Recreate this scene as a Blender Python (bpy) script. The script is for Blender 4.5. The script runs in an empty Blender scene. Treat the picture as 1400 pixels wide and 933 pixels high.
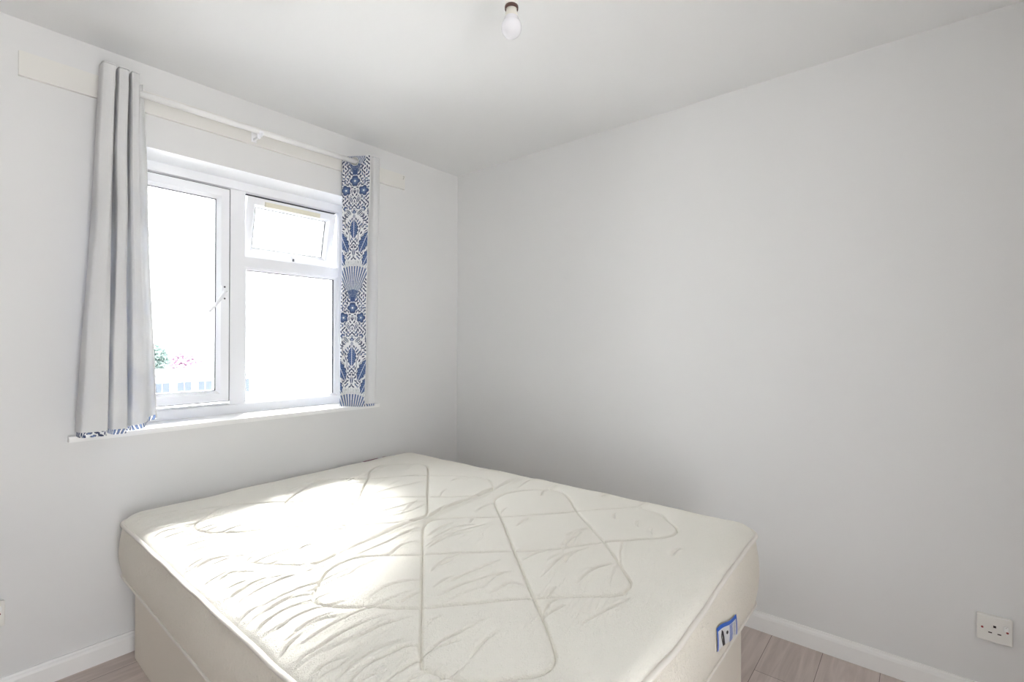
import bpy, bmesh, math, random
import numpy as np
from mathutils import Vector, Matrix

# ------------------------------------------------------------------ camera
C = bpy.context.scene.collection
SC = bpy.context.scene
cam_d = bpy.data.cameras.new('camera'); cam = bpy.data.objects.new('camera', cam_d); C.objects.link(cam)
cam_d.sensor_width = 36.0; cam_d.lens = 669.24 / 1400 * 36.0; cam_d.clip_start = 0.02
YAW, PITCH, ROLL = 0.8731, 0.0040, 0.0029
_f = Vector((math.cos(PITCH)*math.sin(YAW), math.cos(PITCH)*math.cos(YAW), math.sin(PITCH)))
_r = Vector((math.cos(YAW), -math.sin(YAW), 0)); _u = _r.cross(_f)
_r2 = _r*math.cos(ROLL) + _u*math.sin(ROLL); _u2 = -_r*math.sin(ROLL) + _u*math.cos(ROLL)
_m = Matrix((_r2, _u2, -_f)).transposed().to_4x4(); _m.translation = Vector((-2.2986, -2.4104, 1.2251))
cam.matrix_world = _m
SC.camera = cam

# ------------------------------------------------------------------ world, light, exposure
SKY, GROUND, GLOW = 6.3, 10.6, 9.0   # zenith side, ground side, bright cloud around the hidden sun
GLOW_DIR = Vector((-.88, .42, .20)).normalized()
world = bpy.data.worlds.new('overcast'); SC.world = world; world.use_nodes = True
wn = world.node_tree; wn.nodes.clear(); WL = wn.links.new
wo = wn.nodes.new('ShaderNodeOutputWorld'); wt = wn.nodes.new('ShaderNodeTexCoord')
def wmath(op, a, b=None):
    n = wn.nodes.new('ShaderNodeMath'); n.operation = op
    for i, v in enumerate((a, b)):
        if v is None: continue
        if isinstance(v, (int, float)): n.inputs[i].default_value = v
        else: WL(v, n.inputs[i])
    return n.outputs[0]
def wback(col, strength):
    n = wn.nodes.new('ShaderNodeBackground'); n.inputs[0].default_value = (*col, 1); WL(strength, n.inputs[1]); return n.outputs[0]
ws = wn.nodes.new('ShaderNodeSeparateXYZ'); WL(wt.outputs['Generated'], ws.inputs[0])
up = wn.nodes.new('ShaderNodeMapRange'); up.interpolation_type = 'SMOOTHSTEP'; up.inputs[1].default_value = -.06; up.inputs[2].default_value = .02; WL(ws.outputs['Z'], up.inputs[0])
dt = wn.nodes.new('ShaderNodeVectorMath'); dt.operation = 'DOT_PRODUCT'; WL(wt.outputs['Generated'], dt.inputs[0]); dt.inputs[1].default_value = GLOW_DIR
lobe = wmath('POWER', wmath('MAXIMUM', dt.outputs['Value'], 0.0), 4.0)
s1 = wback((.94,.97,1.0), wmath('MULTIPLY', up.outputs[0], SKY))
s2 = wback((1.0,.99,.97), wmath('MULTIPLY', wmath('SUBTRACT', 1.0, up.outputs[0]), GROUND))
s3 = wback((1.0,.985,.96), wmath('MULTIPLY', wmath('MULTIPLY', lobe, up.outputs[0]), GLOW))
ad1 = wn.nodes.new('ShaderNodeAddShader'); ad2 = wn.nodes.new('ShaderNodeAddShader')
WL(s1, ad1.inputs[0]); WL(s2, ad1.inputs[1]); WL(ad1.outputs[0], ad2.inputs[0]); WL(s3, ad2.inputs[1]); WL(ad2.outputs[0], wo.inputs[0])
SC.view_settings.view_transform = 'Standard'; SC.view_settings.look = 'None'
SC.view_settings.gamma = 1.0; SC.view_settings.use_curve_mapping = False
SC.view_settings.exposure = 0.12
SC.cycles.max_bounces = 16; SC.cycles.diffuse_bounces = 12; SC.cycles.transparent_max_bounces = 12
SC.cycles.sample_clamp_indirect = 10.0

def area(name, loc, size, energy, color, direction, portal=False):
    l = bpy.data.lights.new(name, 'AREA'); l.shape = 'RECTANGLE'; l.size, l.size_y = size
    l.energy = energy; l.color = color
    if portal: l.cycles.is_portal = True
    o = bpy.data.objects.new(name, l); o.location = loc
    o.rotation_euler = Vector(direction).to_track_quat('-Z', 'Y').to_euler(); C.objects.link(o)
    return o
area('window_portal', (-1.3025, 0.30, 1.445), (1.135, 1.14), 1, (1,1,1), (0,-1,0), portal=True)
# hazy sun high outside the window, very soft
SUN = 340.0
sl = bpy.data.lights.new('hazy_sun', 'SUN'); sl.angle = math.radians(48); sl.energy = SUN; sl.color = (1.0, .985, .96)
so = bpy.data.objects.new('hazy_sun', sl); C.objects.link(so); so.location = (0, 4, 6)
so.rotation_euler = Vector((-.46, -.44, -.84)).to_track_quat('-Z', 'Y').to_euler()
# added fill light, set in the unseen doorway to lift the room's tones
DOOR_FILL = 2.0
area('doorway_fill', (-2.24, -3.36, 1.0), (0.74, 1.9), DOOR_FILL, (1.0, 0.97, 0.93), (0, 1, 0))

# ------------------------------------------------------------------ helpers
def link_mesh(name, me, mat, parent=None):
    o = bpy.data.objects.new(name, me); C.objects.link(o)
    if mat is not None and not me.materials: me.materials.append(mat)
    if parent is not None: o.parent = parent
    return o
def obj(name, bm, mat, parent=None, smooth=False, bevel=0.0, seg=2):
    if bevel > 0:
        bmesh.ops.bevel(bm, geom=[e for e in bm.edges if len(e.link_faces) == 2 and e.calc_face_angle(0) > 0.6],
                        offset=bevel, segments=seg, affect='EDGES', profile=0.5, clamp_overlap=True)
    bmesh.ops.recalc_face_normals(bm, faces=bm.faces)
    me = bpy.data.meshes.new(name); bm.to_mesh(me); bm.free()
    if smooth:
        for p in me.polygons: p.use_smooth = True
    return link_mesh(name, me, mat, parent)
def box(bm, x0, x1, y0, y1, z0, z1, M=None):
    vs = [Vector((x, y, z)) for x in (x0, x1) for y in (y0, y1) for z in (z0, z1)]
    if M is not None: vs = [M @ v for v in vs]
    v = [bm.verts.new(p) for p in vs]
    for f in ((0,1,3,2),(4,6,7,5),(0,4,5,1),(2,3,7,6),(0,2,6,4),(1,5,7,3)): bm.faces.new([v[i] for i in f])
    return bm
def B(*a, **k): return box(bmesh.new(), *a, **k)
def tube(bm, pts, rad, n=10, closed=False, cap=True):
    pts = [Vector(p) for p in pts]; m = len(pts); rings = []
    for i, p in enumerate(pts):
        a = pts[(i-1) % m] if (closed or i > 0) else p
        b = pts[(i+1) % m] if (closed or i < m-1) else p
        t = (b-a).normalized(); ref = Vector((0,0,1)) if abs(t.z) < .9 else Vector((1,0,0))
        u = t.cross(ref).normalized(); w = u.cross(t)
        r = rad[i] if hasattr(rad, '__len__') else rad
        rings.append([bm.verts.new(p + u*math.cos(2*math.pi*k/n)*r + w*math.sin(2*math.pi*k/n)*r) for k in range(n)])
    for i in range(m if closed else m-1):
        A, D = rings[i], rings[(i+1) % m]
        for k in range(n): bm.faces.new((A[k], A[(k+1)%n], D[(k+1)%n], D[k]))
    if cap and not closed: bm.faces.new(rings[0]); bm.faces.new(rings[-1][::-1])
    return bm
def lathe(bm, prof, M=None, n=40):
    rings = []
    for r, z in prof:
        if r < 1e-6: rings.append([bm.verts.new((M or Matrix()) @ Vector((0,0,z)))])
        else: rings.append([bm.verts.new((M or Matrix()) @ Vector((r*math.cos(2*math.pi*k/n), r*math.sin(2*math.pi*k/n), z))) for k in range(n)])
    for A, D in zip(rings, rings[1:]):
        for k in range(n):
            q = [A[k % len(A)], A[(k+1) % len(A)], D[(k+1) % len(D)], D[k % len(D)]]
            q = list(dict.fromkeys(q))
            if len(q) > 2: bm.faces.new(q)
    return bm
def grid_mesh(name, P, mat, parent=None, keep=None, colors=None, closed_u=False, smooth=True):
    """P: (nu, nv, 3) array of points -> one quad mesh"""
    nu, nv = P.shape[:2]; idx = np.arange(nu*nv).reshape(nu, nv)
    if closed_u: idx = np.vstack([idx, idx[:1]])
    q = np.stack([idx[:-1,:-1], idx[1:,:-1], idx[1:,1:], idx[:-1,1:]], -1).reshape(-1, 4)
    if keep is not None: q = q[keep.reshape(-1)]
    me = bpy.data.meshes.new(name); me.from_pydata(P.reshape(-1,3).tolist(), [], q.tolist()); me.update()
    if smooth: me.polygons.foreach_set('use_smooth', [True]*len(me.polygons))
    if colors is not None:
        at = me.color_attributes.new('print', 'FLOAT_COLOR', 'POINT')
        at.data.foreach_set('color', np.concatenate([colors.reshape(-1,3), np.ones((nu*nv,1))], 1).astype('f').ravel())
    return link_mesh(name, me, mat, parent)
def thing(name, label, cat, loc=(0,0,0), group=None):
    o = bpy.data.objects.new(name, None); C.objects.link(o); o.location = loc; o.empty_display_size = .1
    o['label'] = label; o['category'] = cat
    if group: o['group'] = group
    return o
def tag(o, label, cat, group=None, kind=None):
    o['label'] = label; o['category'] = cat
    if group: o['group'] = group
    if kind: o['kind'] = kind
    return o
def struct(name, bm, mat, label=None, cat=None, **k):
    o = obj(name, bm, mat, **k); o['kind'] = 'structure'
    if label: o['label'] = label
    if cat: o['category'] = cat
    return o
def under(parent, loc):            # keep world placement when the parent empty is not at the origin
    for c in parent.children: c.location = c.location - Vector(loc)
def catmull(pts, n=8, closed=False):
    P = [np.array(p, float) for p in pts]; out = []
    m = len(P)
    for i in range(m if closed else m-1):
        p0 = P[i-1] if (closed or i > 0) else 2*P[0]-P[1]
        p1, p2 = P[i], P[(i+1) % m]
        p3 = P[(i+2) % m] if (closed or i+2 < m) else 2*P[-1]-P[-2]
        for k in range(n):
            t = k/n
            out.append(.5*((2*p1)+(-p0+p2)*t+(2*p0-5*p1+4*p2-p3)*t*t+(-p0+3*p1-3*p2+p3)*t**3))
    if not closed: out.append(P[-1])
    return np.array(out)
def resample(pts, n):
    d = np.r_[0, np.cumsum(np.linalg.norm(np.diff(pts, axis=0), axis=1))]
    t = np.linspace(0, d[-1], n)
    return np.stack([np.interp(t, d, pts[:,k]) for k in range(pts.shape[1])], 1)
_rng = np.random.RandomState(7); _tab = _rng.rand(256, 256)
def vnoise(x, y):
    xi = np.floor(x).astype(int); yi = np.floor(y).astype(int); fx = x-xi; fy = y-yi
    fx = fx*fx*(3-2*fx); fy = fy*fy*(3-2*fy)
    g = lambda a, b: _tab[a % 256, b % 256]
    return (g(xi,yi)*(1-fx)+g(xi+1,yi)*fx)*(1-fy)+(g(xi,yi+1)*(1-fx)+g(xi+1,yi+1)*fx)*fy
def seg_dist(X, Y, pts, return_t=False):
    """distance of every grid point to a polyline, and how far along it"""
    D = np.full(X.shape, 9.0); T = np.zeros(X.shape)
    n = len(pts)-1
    for i in range(n):
        a, b = pts[i], pts[i+1]; d = b-a; L = d@d + 1e-12
        x0, x1 = min(a[0], b[0])-.07, max(a[0], b[0])+.07; y0, y1 = min(a[1], b[1])-.07, max(a[1], b[1])+.07
        m = (X > x0) & (X < x1) & (Y > y0) & (Y < y1)
        if not m.any(): continue
        px, py = X[m]-a[0], Y[m]-a[1]; t = np.clip((px*d[0]+py*d[1])/L, 0, 1)
        dd = np.hypot(px-t*d[0], py-t*d[1]); cur = D[m]; tt = T[m]; c = dd < cur
        cur[c] = dd[c]; tt[c] = ((i+t)/n)[c]; D[m] = cur; T[m] = tt
    return (D, T) if return_t else D

# ------------------------------------------------------------------ materials
def mat(name, col, rough=.6, spec=.3, bump=None, sheen=0, metal=0, detail=6, stretch=(1,1,1), vary=0, attr=None, trans=0, bdist=.002):
    m = bpy.data.materials.new(name); m.use_nodes = True; nt = m.node_tree; b = nt.nodes['Principled BSDF']
    b.inputs['Base Color'].default_value = (*col, 1); b.inputs['Roughness'].default_value = rough
    b.inputs['Specular IOR Level'].default_value = spec; b.inputs['Metallic'].default_value = metal
    if sheen: b.inputs['Sheen Weight'].default_value = sheen
    tc = nt.nodes.new('ShaderNodeTexCoord'); mp = nt.nodes.new('ShaderNodeMapping'); mp.inputs['Scale'].default_value = stretch
    nt.links.new(tc.outputs['Object'], mp.inputs[0])
    if attr:
        a = nt.nodes.new('ShaderNodeAttribute'); a.attribute_name = attr
        nt.links.new(a.outputs['Color'], b.inputs['Base Color'])
    elif vary:
        n = nt.nodes.new('ShaderNodeTexNoise'); n.inputs['Scale'].default_value = 3; n.inputs['Detail'].default_value = 4
        mx = nt.nodes.new('ShaderNodeMix'); mx.data_type = 'RGBA'
        mx.inputs[6].default_value = (*[c*(1-vary) for c in col], 1); mx.inputs[7].default_value = (*[min(1, c*(1+vary)) for c in col], 1)
        nt.links.new(mp.outputs[0], n.inputs['Vector']); nt.links.new(n.outputs[0], mx.inputs[0]); nt.links.new(mx.outputs[2], b.inputs['Base Color'])
    if bump:
        sc, st, dist = bump
        n = nt.nodes.new('ShaderNodeTexNoise'); n.inputs['Scale'].default_value = sc; n.inputs['Detail'].default_value = detail
        n.inputs['Distortion'].default_value = dist
        bp = nt.nodes.new('ShaderNodeBump'); bp.inputs['Strength'].default_value = st; bp.inputs['Distance'].default_value = bdist
        nt.links.new(mp.outputs[0], n.inputs['Vector']); nt.links.new(n.outputs[0], bp.inputs['Height']); nt.links.new(bp.outputs[0], b.inputs['Normal'])
    if trans:   # thin cloth lets some window light through
        tr = nt.nodes.new('ShaderNodeBsdfTranslucent'); mx = nt.nodes.new('ShaderNodeMixShader'); mx.inputs[0].default_value = trans
        if attr: nt.links.new(a.outputs['Color'], tr.inputs[0])
        else: tr.inputs[0].default_value = (*col, 1)
        nt.links.new(b.outputs[0], mx.inputs[1]); nt.links.new(tr.outputs[0], mx.inputs[2])
        nt.links.new(mx.outputs[0], nt.nodes['Material Output'].inputs[0])
    return m
M_wall = mat('wall_paint', (.76,.762,.765), .75, .2, (45, .10, 0), vary=.01)
M_far = mat('taupe_wall_paint', (.30,.28,.26), .8, .1)
M_grey = mat('grey_wall_paint', (.30,.30,.30), .8, .1)
M_ceil = mat('ceiling_paint', (.80,.805,.81), .8, .2, (60, .15, 0))
M_gloss = mat('white_gloss_paint', (.88,.88,.875), .35, .4)
M_reveal_lit = mat('reveal_lit_paint', (.92,.925,.94), .5, .3)  # wall colour lightened in the recess to imitate window light on it
M_upvc = mat('white_upvc', (.91,.92,.95), .3, .4)
M_gap = mat('gasket_grey', (.10,.10,.11), .8, .1)
M_cream = mat('cream_plastic', (.82,.79,.66), .45, .4)
M_plastic = mat('white_plastic', (.80,.79,.76), .35, .45)
M_dark = mat('dark_hole', (.03,.02,.02), .7, .2)
M_red = mat('red_mark', (.30,.05,.05), .5, .3)
M_steel = mat('nickel', (.55,.55,.53), .35, .5, metal=.8)
M_mtop = mat('mattress_damask', (.93,.905,.83), .8, .15, (150, 1.0, 2.0), sheen=.1, vary=.02, bdist=.0035)
M_mside = mat('mattress_border_damask', (.86,.815,.725), .7, .25, (85, 1.0, 2.5), sheen=.1, stretch=(1,1,.45), bdist=.006)
M_pipe = mat('mattress_piping', (.82,.785,.73), .7, .2, (300, .3, 0))
M_base = mat('divan_cloth', (.82,.77,.69), .85, .1, (400, .25, 0))
M_lining = mat('curtain_lining', (.84,.84,.84), .85, .1, (90, .5, .3), trans=.30, stretch=(1,1,.6))
M_print = mat('curtain_print', (.8,.8,.8), .8, .1, (300, .2, 0), attr='print', trans=.18)
M_tagw = mat('label_white', (.80,.81,.82), .5, .3)
M_tagb = mat('label_blue', (.02,.13,.62), .5, .3)
M_tagr = mat('label_maroon', (.25,.05,.09), .5, .3)
M_tagk = mat('label_black', (.02,.018,.02), .5, .3)
M_eye = mat('eyelet_metal', (.62,.62,.60), .3, .5, metal=.5)
M_bulb = mat('opal_bulb', (.80,.80,.84), .25, .5)

def glass():
    m = bpy.data.materials.new('window_glass'); m.use_nodes = True; nt = m.node_tree; nt.nodes.clear()
    o = nt.nodes.new('ShaderNodeOutputMaterial'); t = nt.nodes.new('ShaderNodeBsdfTransparent'); g = nt.nodes.new('ShaderNodeBsdfGlossy')
    g.inputs['Roughness'].default_value = .02; t.inputs[0].default_value = (.97,.98,.98,1)
    mx = nt.nodes.new('ShaderNodeMixShader'); fr = nt.nodes.new('ShaderNodeFresnel'); fr.inputs[0].default_value = 1.35
    nt.links.new(fr.outputs[0], mx.inputs[0]); nt.links.new(t.outputs[0], mx.inputs[1]); nt.links.new(g.outputs[0], mx.inputs[2]); nt.links.new(mx.outputs[0], o.inputs[0])
    return m
M_glass = glass()

def floor_mat():
    m = bpy.data.materials.new('laminate_planks'); m.use_nodes = True; nt = m.node_tree; b = nt.nodes['Principled BSDF']; L = nt.links.new
    b.inputs['Roughness'].default_value = .45; b.inputs['Specular IOR Level'].default_value = .35
    tc = nt.nodes.new('ShaderNodeTexCoord'); mp = nt.nodes.new('ShaderNodeMapping')
    mp.inputs['Location'].default_value = (0.3, 1.926+.182*12, 0)
    br = nt.nodes.new('ShaderNodeTexBrick'); br.inputs['Scale'].default_value = 1; br.offset = .37
    br.inputs['Brick Width'].default_value = 1.28; br.inputs['Row Height'].default_value = .182; br.inputs['Mortar Size'].default_value = .0012
    br.inputs['Mortar Smooth'].default_value = .4
    br.inputs['Color1'].default_value = (.56,.49,.46,1); br.inputs['Color2'].default_value = (.62,.55,.52,1); br.inputs['Mortar'].default_value = (.16,.13,.12,1)
    L(tc.outputs['Object'], mp.inputs[0]); L(mp.outputs[0], br.inputs[0])
    m2 = nt.nodes.new('ShaderNodeMapping'); m2.inputs['Scale'].default_value = (1.2, 14, 1); L(tc.outputs['Object'], m2.inputs[0])
    n = nt.nodes.new('ShaderNodeTexNoise'); n.inputs['Scale'].default_value = 3; n.inputs['Detail'].default_value = 9; n.inputs['Distortion'].default_value = .8
    L(m2.outputs[0], n.inputs[0])
    r = nt.nodes.new('ShaderNodeValToRGB'); r.color_ramp.elements[0].position = .3; r.color_ramp.elements[0].color = (.82,.80,.79,1)
    r.color_ramp.elements[1].position = .7; r.color_ramp.elements[1].color = (1.08,1.07,1.06,1); L(n.outputs[0], r.inputs[0])
    mx = nt.nodes.new('ShaderNodeMix'); mx.data_type = 'RGBA'; mx.blend_type = 'MULTIPLY'; mx.inputs[0].default_value = 1
    L(br.outputs[0], mx.inputs[6]); L(r.outputs[0], mx.inputs[7]); L(mx.outputs[2], b.inputs['Base Color'])
    return m
M_floor = floor_mat()

# ------------------------------------------------------------------ room shell
XL, YB, H = -3.60, -3.30, 2.35            # left wall, back wall, ceiling height
RX0, RX1, RZ0, RZ1 = -1.87, -0.735, .857, 2.018      # window recess
WY = 0.17                                  # front of window frame
struct('floor', B(XL-.1, .1, YB-.1, .28, -.12, 0), M_floor, 'grey washed oak laminate floor around the bed', 'floor')
struct('ceiling', B(XL-.1, .1, YB-.1, .28, H, H+.12), M_ceil, 'plain white textured ceiling above the bed', 'ceiling')
struct('wall_right', B(0, .1, YB-.1, 0, 0, H), M_wall, 'bare white wall on the right of the bed', 'wall')
struct('wall_left', B(XL-.1, XL, YB-.1, 0, 0, H), M_grey, 'grey wall on the left outside the view', 'wall')
bm = bmesh.new()
def ring_wall(bm, X0, X1, Z0, Z1, x0, x1, z0, z1, ya, yb):
    xs = [X0, x0, x1, X1]; zs = [Z0, z0, z1, Z1]; V = {}
    for j, y in enumerate((ya, yb)):
        for a, x in enumerate(xs):
            for b_, z in enumerate(zs): V[j,a,b_] = bm.verts.new((x, y, z))
    for j in (0,1):
        for a in range(3):
            for b_ in range(3):
                if (a, b_) != (1,1): bm.faces.new((V[j,a,b_], V[j,a+1,b_], V[j,a+1,b_+1], V[j,a,b_+1]))
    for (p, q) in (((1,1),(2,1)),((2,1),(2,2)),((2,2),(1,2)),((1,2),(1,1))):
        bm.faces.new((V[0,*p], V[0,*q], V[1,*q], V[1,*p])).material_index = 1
    for k in range(3):
        for (p, q) in (((k,0),(k+1,0)),((k,3),(k+1,3)),((0,k),(0,k+1)),((3,k),(3,k+1))):
            bm.faces.new((V[0,*p], V[0,*q], V[1,*q], V[1,*p]))
ring_wall(bm, XL-.1, .1, 0, H, RX0, RX1, RZ0, RZ1, 0, .28)
ww = struct('wall_window', bm, M_wall, 'white wall with the window and curtains', 'wall'); ww.data.materials.append(M_reveal_lit)

bm = bmesh.new(); ring_wall(bm, XL, 0, 0, H, -2.62, -1.86, .0005, 1.98, YB-.1, YB)
struct('wall_back', bm, M_far, 'taupe wall with the doorway behind the viewer', 'wall')
# skirting boards: 77 mm, chamfered top
def skirting(name, p0, p1, nrm, label):
    p0 = Vector(p0); p1 = Vector(p1); n = Vector(nrm)
    prof = [(0,0),(.016,0),(.016,.058),(.0135,.066),(.009,.071),(.007,.077),(0,.077)]
    bm = bmesh.new(); R0 = [bm.verts.new(p0 + n*a + Vector((0,0,h))) for a, h in prof]; R1 = [bm.verts.new(p1 + n*a + Vector((0,0,h))) for a, h in prof]
    k = len(prof)
    for i in range(k): bm.faces.new((R0[i], R0[(i+1)%k], R1[(i+1)%k], R1[i]))
    bm.faces.new(R0[::-1]); bm.faces.new(R1)
    return struct(name, bm, M_gloss, label, 'baseboard')
skirting('baseboard_window', (XL,0,0), (0,0,0), (0,-1,0), 'white skirting board along the window wall')
skirting('baseboard_right', (0,-.016,0), (0,YB,0), (-1,0,0), 'white skirting board along the right wall')
skirting('baseboard_left', (XL,YB,0), (XL,-.016,0), (1,0,0), 'white skirting board along the left wall')
skirting('baseboard_back', (-1.79,YB,0), (-.016,YB,0), (0,1,0), 'white skirting board along the wall behind the viewer')

bm = bmesh.new()
for a_ in ((-2.69,-2.62,0,2.05),(-1.86,-1.79,0,2.05),(-2.62,-1.86,1.98,2.05)): box(bm, a_[0], a_[1], YB, YB+.016, a_[2], a_[3])
struct('trim_3', bm, M_gloss, 'white architrave around the doorway behind the viewer', 'door frame')
# window board (sill)
bm = B(-1.968, -.640, -.035, .0, .857, .877); 
struct('trim_1', bm, M_gloss, 'white window sill board with a projecting nose', 'window sill', bevel=.003)
bm = B(RX0, RX1, 0, .175, RZ0, .877)
struct('trim_2', bm, M_gloss, 'white inner window sill board inside the recess', 'window sill')

# ------------------------------------------------------------------ window
def frame_ring(bm, x0, x1, z0, z1, w, y0, y1, cham=.010, wi=None):
    """mitred rectangular frame ring with a chamfered inner front edge"""
    wi = wi or w
    prof = [(0, y1), (0, y0), (w-cham, y0), (w, y0+cham*1.3), (w, y1)]
    cs = [(x0,z0,1,1),(x1,z0,-1,1),(x1,z1,-1,-1),(x0,z1,1,-1)]
    R_ = [[bm.verts.new((cx+sx*d, y, cz+sz*d)) for d, y in prof] for cx, cz, sx, sz in cs]
    k = len(prof)
    for i in range(4):
        A, D = R_[i], R_[(i+1)%4]
        for j in range(k): bm.faces.new((A[j], A[(j+1)%k], D[(j+1)%k], D[j]))
    return bm
FZ0, FZ1 = .877, RZ1
win = bpy.data.objects.new('window_1', None); C.objects.link(win)
tag(win, 'white double glazed window with a casement and small top vent', 'window', kind='structure')
bm = bmesh.new()
frame_ring(bm, RX0, RX1, FZ0, FZ1, .051, WY, WY+.065)
box(bm, -1.3595+.004, -1.2845-.004, WY+.001, WY+.064, FZ0+.045, FZ1-.045)       # mullion
box(bm, -1.2890, RX1-.047, WY+.001, WY+.064, 1.600, 1.652)                          # transom
obj('window_frame', bm, M_upvc, win, bevel=.006, seg=2)
def sash(name, x0, x1, z0, z1, w, M=None):
    bm = bmesh.new(); frame_ring(bm, x0, x1, z0, z1, w, WY-.006, WY+.055, .016)
    if M is not None: bmesh.ops.transform(bm, matrix=M, verts=bm.verts)
    s = obj(name, bm, M_upvc, win)
    bm = bmesh.new(); box(bm, x0+w-.004, x1-w+.004, WY+.022, WY+.040, z0+w-.004, z1-w+.004)
    if M is not None: bmesh.ops.transform(bm, matrix=M, verts=bm.verts)
    obj('glass_pane', bm, M_glass, s)
    bm = bmesh.new()          # thin grey glazing gasket
    g = .0022
    for a in ((x0+w-g, x0+w+g, z0+w, z1-w), (x1-w-g, x1-w+g, z0+w, z1-w), (x0+w, x1-w, z0+w-g, z0+w+g), (x0+w, x1-w, z1-w-g, z1-w+g)):
        box(bm, a[0], a[1], WY+.014, WY+.021, a[2], a[3])
    if M is not None: bmesh.ops.transform(bm, matrix=M, verts=bm.verts)
    obj('gasket', bm, M_gap, s)
    return s
def gap_ring(x0, x1, z0, z1, g=.003):
    bm = bmesh.new()
    for a in ((x0-g, x0, z0-g, z1+g), (x1, x1+g, z0-g, z1+g), (x0, x1, z0-g, z0), (x0, x1, z1, z1+g)):
        box(bm, a[0], a[1], WY-.0035, WY+.03, a[2], a[3])
    obj('seal', bm, M_gap, win)
# opening casement (left)
SX0, SX1, SZ0, SZ1 = RX0+.052, -1.3625, .942, 1.964
gap_ring(SX0, SX1, SZ0, SZ1)
ls = sash('casement_sash', SX0, SX1, SZ0, SZ1, .052)
# top vent (right), hinged at the head and standing ajar
VX0, VX1, VZ0, VZ1 = -1.2815, -.797, 1.656, 1.964
bm = bmesh.new()
box(bm, VX0, VX1, WY+.006, WY+.03, VZ1, VZ1+.003)
obj('seal', bm, M_gap, win)
piv = Vector((0, WY+.02, VZ1)); Mv = Matrix.Translation(piv) @ Matrix.Rotation(math.radians(12), 4, 'X') @ Matrix.Translation(-piv)
vs_ = sash('vent_sash', VX0+.002, VX1-.002, VZ0+.002, VZ1-.002, .050, Mv)
# cream trickle ventilator strip along the head of the vent sash
bm = bmesh.new(); box(bm, -1.195, -.90, WY-.020, WY-.006, VZ1-.040, VZ1-.016)
for k in range(24): box(bm, -1.185+k*.0118, -1.185+k*.0118+.006, WY-.0212, WY-.0198, VZ1-.034, VZ1-.022)
bmesh.ops.transform(bm, matrix=Mv, verts=bm.verts); o = obj('trickle_vent', bm, M_cream, vs_); o['label'] = 'cream plastic ventilator strip'
# fixed pane with its bead (lower right)
bm = bmesh.new(); frame_ring(bm, -1.291, RX1-.048, .915, 1.603, .018, WY+.012, WY+.055, .008)
obj('glazing_bead', bm, M_upvc, win)
bm = bmesh.new(); box(bm, -1.280, RX1-.062, WY+.03, WY+.045, .928, 1.590); fp = obj('glass_pane', bm, M_glass, win)
bm = bmesh.new()
for a in ((RX1-.0665-.0022, RX1-.0665+.0022, .933, 1.585), (-1.273, RX1-.066, 1.584, 1.5865)): box(bm, a[0], a[1], WY+.02, WY+.029, a[2], a[3])
obj('gasket', bm, M_gap, win)
# casement handle: back plate, boss and lever swung down towards the glass
hx, hz = -1.386, 1.464
bm = B(hx-.012, hx+.012, WY-.016, WY-.006, hz-.040, hz+.034); hd = obj('casement_handle', bm, M_upvc, ls, bevel=.004)
bm = bmesh.new()
Mh = Matrix.Translation((hx, WY-.016, hz)) @ Matrix.Rotation(math.radians(90), 4, 'X')
lathe(bm, [(0,-.002),(.011,-.002),(.011,.016),(.008,.022),(0,.022)], Mh, 20)
tube(bm, [(hx, WY-.034, hz), (hx-.010, WY-.040, hz-.010), (hx-.040, WY-.044, hz-.052), (hx-.074, WY-.044, hz-.098)], [.008,.0085,.0075,.006], 12)
obj('handle_lever', bm, M_upvc, hd, smooth=True)
bm = bmesh.new()
for dz in (-.030, .026): lathe(bm, [(0,0),(.0042,0),(.0042,.0012),(0,.0012)], Matrix.Translation((hx, WY-.0160, hz+dz)) @ Matrix.Rotation(math.radians(90), 4, 'X'), 12)
lathe(bm, [(0,0),(.0045,0),(.0045,.0012),(0,.0012)], Matrix.Translation((hx, WY-.0385, hz)) @ Matrix.Rotation(math.radians(90), 4, 'X'), 12)
obj('screw', bm, M_gap, hd)
# peg stay on the vent
bm = bmesh.new(); sx = -1.035
tube(bm, [(sx-.008, WY+.0, VZ0+.006), (sx, WY+.03, VZ0+.03), (sx+.030, WY+.075, VZ0+.10)], .0022, 8)
st = obj('vent_stay', bm, M_steel, vs_, smooth=True)
bm = bmesh.new(); lathe(bm, [(0,0),(.005,0),(.005,.014),(0,.014)], Matrix.Translation((sx-.008, WY+.004, VZ0+.002)) , 12); obj('stay_peg', bm, M_gap, st)

# ------------------------------------------------------------------ batten board, curtain pole
o = obj('mounting_board', B(-2.102, -.452, -.014, 0, 2.150, 2.236), mat('batten_paint', (.785,.775,.745), .5, .3), bevel=.004)
tag(o, 'long white painted batten screwed to the wall behind the curtain pole', 'board')
bm = bmesh.new()
tube(bm, [(-.4625, -.0135, 2.228), (-.4625, -.019, 2.226), (-.466, -.021, 2.214), (-.470, -.020, 2.207)], .0022, 8)
obj('hook', bm, M_steel, o, smooth=True)
PY, PZ = -.085, 2.190
pole = thing('curtain_pole', 'thin white curtain pole across the top of the window', 'curtain pole', (-1.33, PY, PZ))
bm = bmesh.new(); tube(bm, [(-1.868, PY, PZ-.002), (-1.3, PY, PZ), (-.803, PY, PZ+.003)], .0125, 20); obj('pole', bm, M_gloss, pole, smooth=True)
for x, s in ((-1.868, -1),):
    bm = bmesh.new(); lathe(bm, [(0,-.002),(.0125,-.002),(.0125,.018),(.009,.022),(0,.022)], Matrix.Translation((x, PY, PZ)) @ Matrix.Rotation(math.radians(90*s), 4, 'Y'), 24)
    obj('end_cap', bm, M_gloss, pole, smooth=False)
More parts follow.
